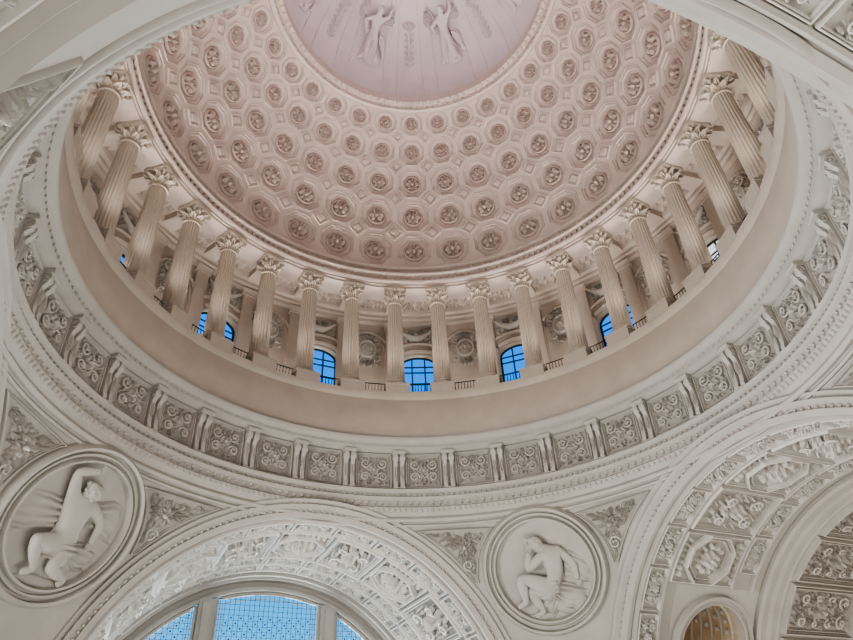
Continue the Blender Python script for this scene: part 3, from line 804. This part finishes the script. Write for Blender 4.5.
t = bpy.data.objects.new('side_opening_1', None); col.objects.link(t); t['kind'] = 'structure'
t.location = Vector(pa)*U; t.rotation_euler = (0, AC, -rad(90))
b = MB(); L4 = [(lun(r), h) for r, h in ((.184, .001), (.180, .020), (.170, .022), (.167, .010), (.158, .012), (.153, .018), (.149, .016), (.149, -.02))]
vs = [(u, v, h) for L, h in L4 for u, v in L]
b.add((vs, [(r*k+i, r*k+i+1, (r+1)*k+i+1, (r+1)*k+i) for r in range(len(L4)-1) for i in range(k-1)]), mpa); b.build('arch_moulding', STONE, t)
b = MB(); LL = [(lun(.149), h) for h in (-.02, -.08, -.15, -.22, -.30)]
vs = [(u, v, h) for L, h in LL for u, v in L]
b.add((vs, [(r*k+i, r*k+i+1, (r+1)*k+i+1, (r+1)*k+i) for r in range(len(LL)-1) for i in range(k-1)]), mpa)
c = [(u, v, -.30) for u, v in lun(.149)]; b.add((c, [tuple(range(len(c)))]), mpa); b.build('golden_vault', GOLD, t)
for h in (-.04, -.09, -.14, -.19, -.24):
    b = MB(); b.add(g_tube([(u, v, h) for u, v in lun(.146)], .005, 6), mpa); b.build('vault_rib', RELIEF, t)
for j, h in enumerate((-.065, -.115, -.165, -.215)):                    # small bosses between the ribs
    b = MB()
    for q in range(1, 12): b.add(g_ball((.146*sin(pi*q/12), .146*cos(pi*q/12), h), .009, .009, .009, 8, 5), mpa)
    b.build('vault_bosses', RELIEF, t)
b = foliage(.22, .20, 12, lambda u, v, h: mpa(u-.02, v, -.299+h), .026, 1.4); b.build('vault_foliage', RELIEF, t)

# --- big arched window at the back
t = bpy.data.objects.new('window_17', None); col.objects.link(t); t['kind'] = 'structure'; t.location = (0, 1.66*U, 0)
b = MB()
for x in (-.25, .25): b.box(x-.032, x+.032, -.02, .03, -.16, ZC+sqrt(.66**2-x*x)); b.box(x-.018, x+.018, -.032, -.02, -.16, ZC+sqrt(.655**2-x*x)-.01)
b.build('window_mullions', STONE, t)
b = MB()
def lite(x0, x1, ins):
    n = 16; rr = .657-ins; xs = [x0+ins+(x1-x0-2*ins)*i/n for i in range(n+1)]
    return [(xs[0], -.16)]+[(x, ZC+sqrt(max(rr*rr-x*x, 0.0))) for x in xs]+[(xs[-1], -.16)]
LT = [(-.657, -.282), (-.218, .218), (.282, .657)]
for x0, x1 in LT:
    pts = lite(x0, x1, .0); b.add(([(x, .012, z) for x, z in pts], [tuple(range(len(pts)))]))
b.build('window_pane', GLASS, t)
b = MB()
for x0, x1 in LT: b.add(g_tube([(x, .006, z) for x, z in lite(x0, x1, .006)], .009, 6)); b.add(g_tube([(x, .008, z) for x, z in lite(x0, x1, .030)], .0020, 5))
b.build('window_frame', STONE, t)
b = MB()
for x0, x1 in LT:
    n = round((x1-x0)/.020); T = .0007
    for i in range(1, n):
        x = x0+(x1-x0)*i/n
        if abs(x) < .64: b.box(x-T, x+T, .006, .009, -.16, ZC+sqrt(.65**2-x*x))
    for j in range(48):
        z = -.14+.02*j
        if z > ZC+.65: continue
        if z > ZC:
            xm = sqrt(max(0, .65**2-(z-ZC)**2)); a, c = max(x0, -xm), min(x1, xm)
        else: a, c = x0, x1
        if c-a > .02: b.box(a, c, .006, .009, z-T, z+T)
    for i in range(n):                                   # small quarry diamonds at every second crossing
        for j in range(40):
            x = x0+(x1-x0)*(i+.5)/n; z = -.13+.02*j
            if (i+j) % 2 or z < .4 or z-ZC > sqrt(max(0, .635**2-x*x)): continue
            s = .0045
            b.add(([(x-s, .007, z), (x, .007, z-s), (x+s, .007, z), (x, .007, z+s)], [(0, 1, 2, 3)]))
b.build('glazing_bars', LEAD, t)

# --- winged figures and torches on the upper bowl
ST = dict(pel=(0,-.02,.02,.026), wai=(0,.015,.02,.021), che=(.002,.055,.022,.027), nec=(.004,.088,.022,.011), hea=(.008,.110,.024,.017), cro=(.009,.122,.024,.013),
          sh1=(-.026,.070,.022,.013), el1=(-.060,.040,.03,.010), ha1=(-.045,-.005,.035,.008), sh2=(.030,.070,.022,.013), el2=(.062,.095,.026,.010), ha2=(.070,.140,.026,.008),
          hi1=(-.014,-.04,.022,.022), kn1=(-.022,-.085,.03,.018), an1=(-.018,-.145,.02,.010), to1=(-.028,-.158,.026,.008), hi2=(.014,-.04,.022,.022), kn2=(.018,-.09,.025,.017), an2=(.024,-.145,.02,.010), to2=(.034,-.157,.024,.008))
BM = m_sph(RB); fb = lambda u, v, h: BM(u, v*1.08, .0015+max(0, h)*1.1)
def make_winged(label):
    t = thing('bowl_figure', label, 'relief figure', (0, 0, 0), group='standing relief figures in the upper bowl')
    g = figure(ST, (.9, -.3), .75); b = MB(); b.add((g.v, g.f), fb); b.build('relief_figure', BOWL, t)
    g = hair(ST, (.9, -.3)); b = MB(); b.add((g.v, g.f), fb); b.build('hair', BOWL, t)
    b = MB(); b.add(cloth([(-.028, -.01), (-.04, -.08), (-.06, -.15)], [(.028, -.01), (.045, -.08), (.06, -.15)], 6, .026, .022), fb); b.build('robe', BOWL, t)
    b = MB(); b.add(cloth([(.03, .03), (.07, .0), (.085, -.06)], [(.03, -.03), (.06, -.08), (.08, -.12)], 3, .012, .016), fb); b.build('drapery', BOWL, t)
    for sg in (-1, 1):
        b = MB()
        for k in range(6): b.add(leaf(sg*.03, .06, pi/2-sg*(.35+.22*k), .10-.007*k, .018, .020), fb)
        b.build('wing', BOWL, t)
    return t
fb2 = lambda u, v, h: BM(u, v*1.08, .0015+max(0, h)*.6)
def make_torch(label):
    t = thing('bowl_torch', label, 'relief ornament', (0, 0, 0), group='torch ornaments between the upper bowl figures')
    b = MB(); b.add(g_tube([(0, -.14, .006), (0, -.08, .008), (0, .02, .010), (0, .05, .012)], lambda q: .003+.004*q, 8), fb2); b.build('torch', BOWL, t)
    b = MB()
    for k in range(7): b.add(leaf(0, .05, pi/2+(k-3)*.3, .045, .012, .014), fb2)
    b.build('flame', BOWL, t)
    b = MB()
    for sg in (-1, 1):
        for k in range(6): b.add(leaf(sg*.003, -.13+.030*k, pi/2-sg*.9, .028, .010, .012), fb2)
    b.build('leaves', BOWL, t)
    return t
def bowl_places(azs, f, fmt):
    L = sorted([(camaz(a), a) for a in azs if vis(bpt(a, f, .004), 90)])
    return [(bpt(a, f, .004), (rad(f), 0, -rad(a)), fmt.format(o=ORD[i]), 1.0) for i, (c, a) in enumerate(L)]
series(make_winged, bowl_places([i*45 for i in range(8)], 37, 'winged robed relief figure in the bowl above the oculus, {o} from the left'))
series(make_torch, bowl_places([22.5+i*45 for i in range(8)], 37, 'slim torch ornament in the bowl above the oculus, {o} from the left'))

# ================================================================== LIGHT
w = bpy.data.worlds.new('world'); bpy.context.scene.world = w; w.use_nodes = True
nt = w.node_tree; bg = nt.nodes['Background']
tc = nt.nodes.new('ShaderNodeTexCoord'); sx = nt.nodes.new('ShaderNodeSeparateXYZ'); mr = nt.nodes.new('ShaderNodeMapRange'); rp = nt.nodes.new('ShaderNodeValToRGB')
mr.inputs['From Min'].default_value = -1; mr.inputs['From Max'].default_value = 1
nt.links.new(tc.outputs['Generated'], sx.inputs[0]); nt.links.new(sx.outputs['Z'], mr.inputs['Value']); nt.links.new(mr.outputs[0], rp.inputs['Fac']); nt.links.new(rp.outputs['Color'], bg.inputs['Color'])
cr = rp.color_ramp
cr.elements[0].position = 0; cr.elements[0].color = (.95, .90, .84, 1)
cr.elements[1].position = .49; cr.elements[1].color = (.90, .88, .85, 1)
for pos, c in ((.53, (.70, .85, 1.0)), (.60, (.10, .50, .95)), (.66, (.015, .36, .85)), (.74, (.010, .28, .95)), (1, (.01, .18, .70))):
    e = cr.elements.new(pos); e.color = c+(1,)
ms = nt.nodes.new('ShaderNodeMapRange'); ms.inputs['From Min'].default_value = -.05; ms.inputs['From Max'].default_value = .2
ms.inputs['To Min'].default_value = .38; ms.inputs['To Max'].default_value = 1.4
nt.links.new(sx.outputs['Z'], ms.inputs['Value']); nt.links.new(ms.outputs[0], bg.inputs['Strength'])
def area(name, loc, aim, size, power, colr, shape='DISK', sy=None):
    l = bpy.data.lights.new(name, 'AREA'); l.shape = shape; l.size = size; l.energy = power; l.color = colr
    if sy: l.size_y = sy
    o = bpy.data.objects.new(name, l); col.objects.link(o); o.location = Vector(loc)*U
    o.rotation_euler = (Vector(aim)-Vector(loc)).to_track_quat('-Z', 'Y').to_euler()
    return o
area('floor_bounce_fill', (0, 0, -.12), (0, 0, 3), 12, 1200, (1, .96, .905))  # added area light standing in for daylight bounced off the floor
area('left_side_fill', (-1.75, .0, .10), (.9, .25, .75), 9, 3600, (1, .985, .965), 'RECTANGLE', 4)  # unseen side light added in the closed left arch for relief contrast
area('window_daylight', (0, 2.05, .0), (0, 1.0, .75), 12, 7000, (.95, .975, 1), 'RECTANGLE', 3)
area('near_arch_fill', (0, -1.75, -.10), (0, -1.5, .8), 10, 850, (1, .96, .90), 'RECTANGLE', 6)  # added out of view below the camera to brighten the near soffit
area('right_arch_fill', (1.75, 0, -.12), (1.5, 0, .8), 8, 560, (1, .94, .86), 'RECTANGLE', 4)  # unseen area light low in the right barrel, aimed up at its soffit
def spot(name, loc, aim, ang, power, colr, blend=.6, r=.15):
    l = bpy.data.lights.new(name, 'SPOT'); l.energy = power; l.color = colr; l.spot_size = rad(ang); l.spot_blend = blend; l.shadow_soft_size = r
    o = bpy.data.objects.new(name, l); col.objects.link(o); o.location = Vector(loc)*U
    o.rotation_euler = (Vector(aim)-Vector(loc)).to_track_quat('-Z', 'Y').to_euler(); return o
for i in range(32):
    spot('dome_fill_spot', P(i*11.25, .932, 1.368), P(i*11.25, .64, 2.6), 86, 385, (1, .91, .875))  # unseen spots added along the parapet lip to light the dome
for i in range(16):
    az = i*22.5+11.25
    area('gallery_wall_fill', P(az, 1.075, 1.372), P(az, 1.13, 1.9), .9, 32, (1, .93, .85), 'RECTANGLE', .3)  # added lights hidden behind the parapet to brighten the gallery wall
for az, e in ((281.25, 2600), (11.25, 900)):
    spot('bowl_fill_spot', P(az, .93, 1.37), P(az+180, .25, 3.3), 34, e, (1, .94, .96))  # unseen spots added to lighten the bowl through the oculus
l = bpy.data.lights.new('vault_lamp', 'POINT'); l.energy = 60; l.color = (1, .84, .62); l.shadow_soft_size = .15
o = bpy.data.objects.new('vault_lamp', l); col.objects.link(o)
o.location = Vector(arch_pt(90, RA+.16, rad(-84), YC))*U
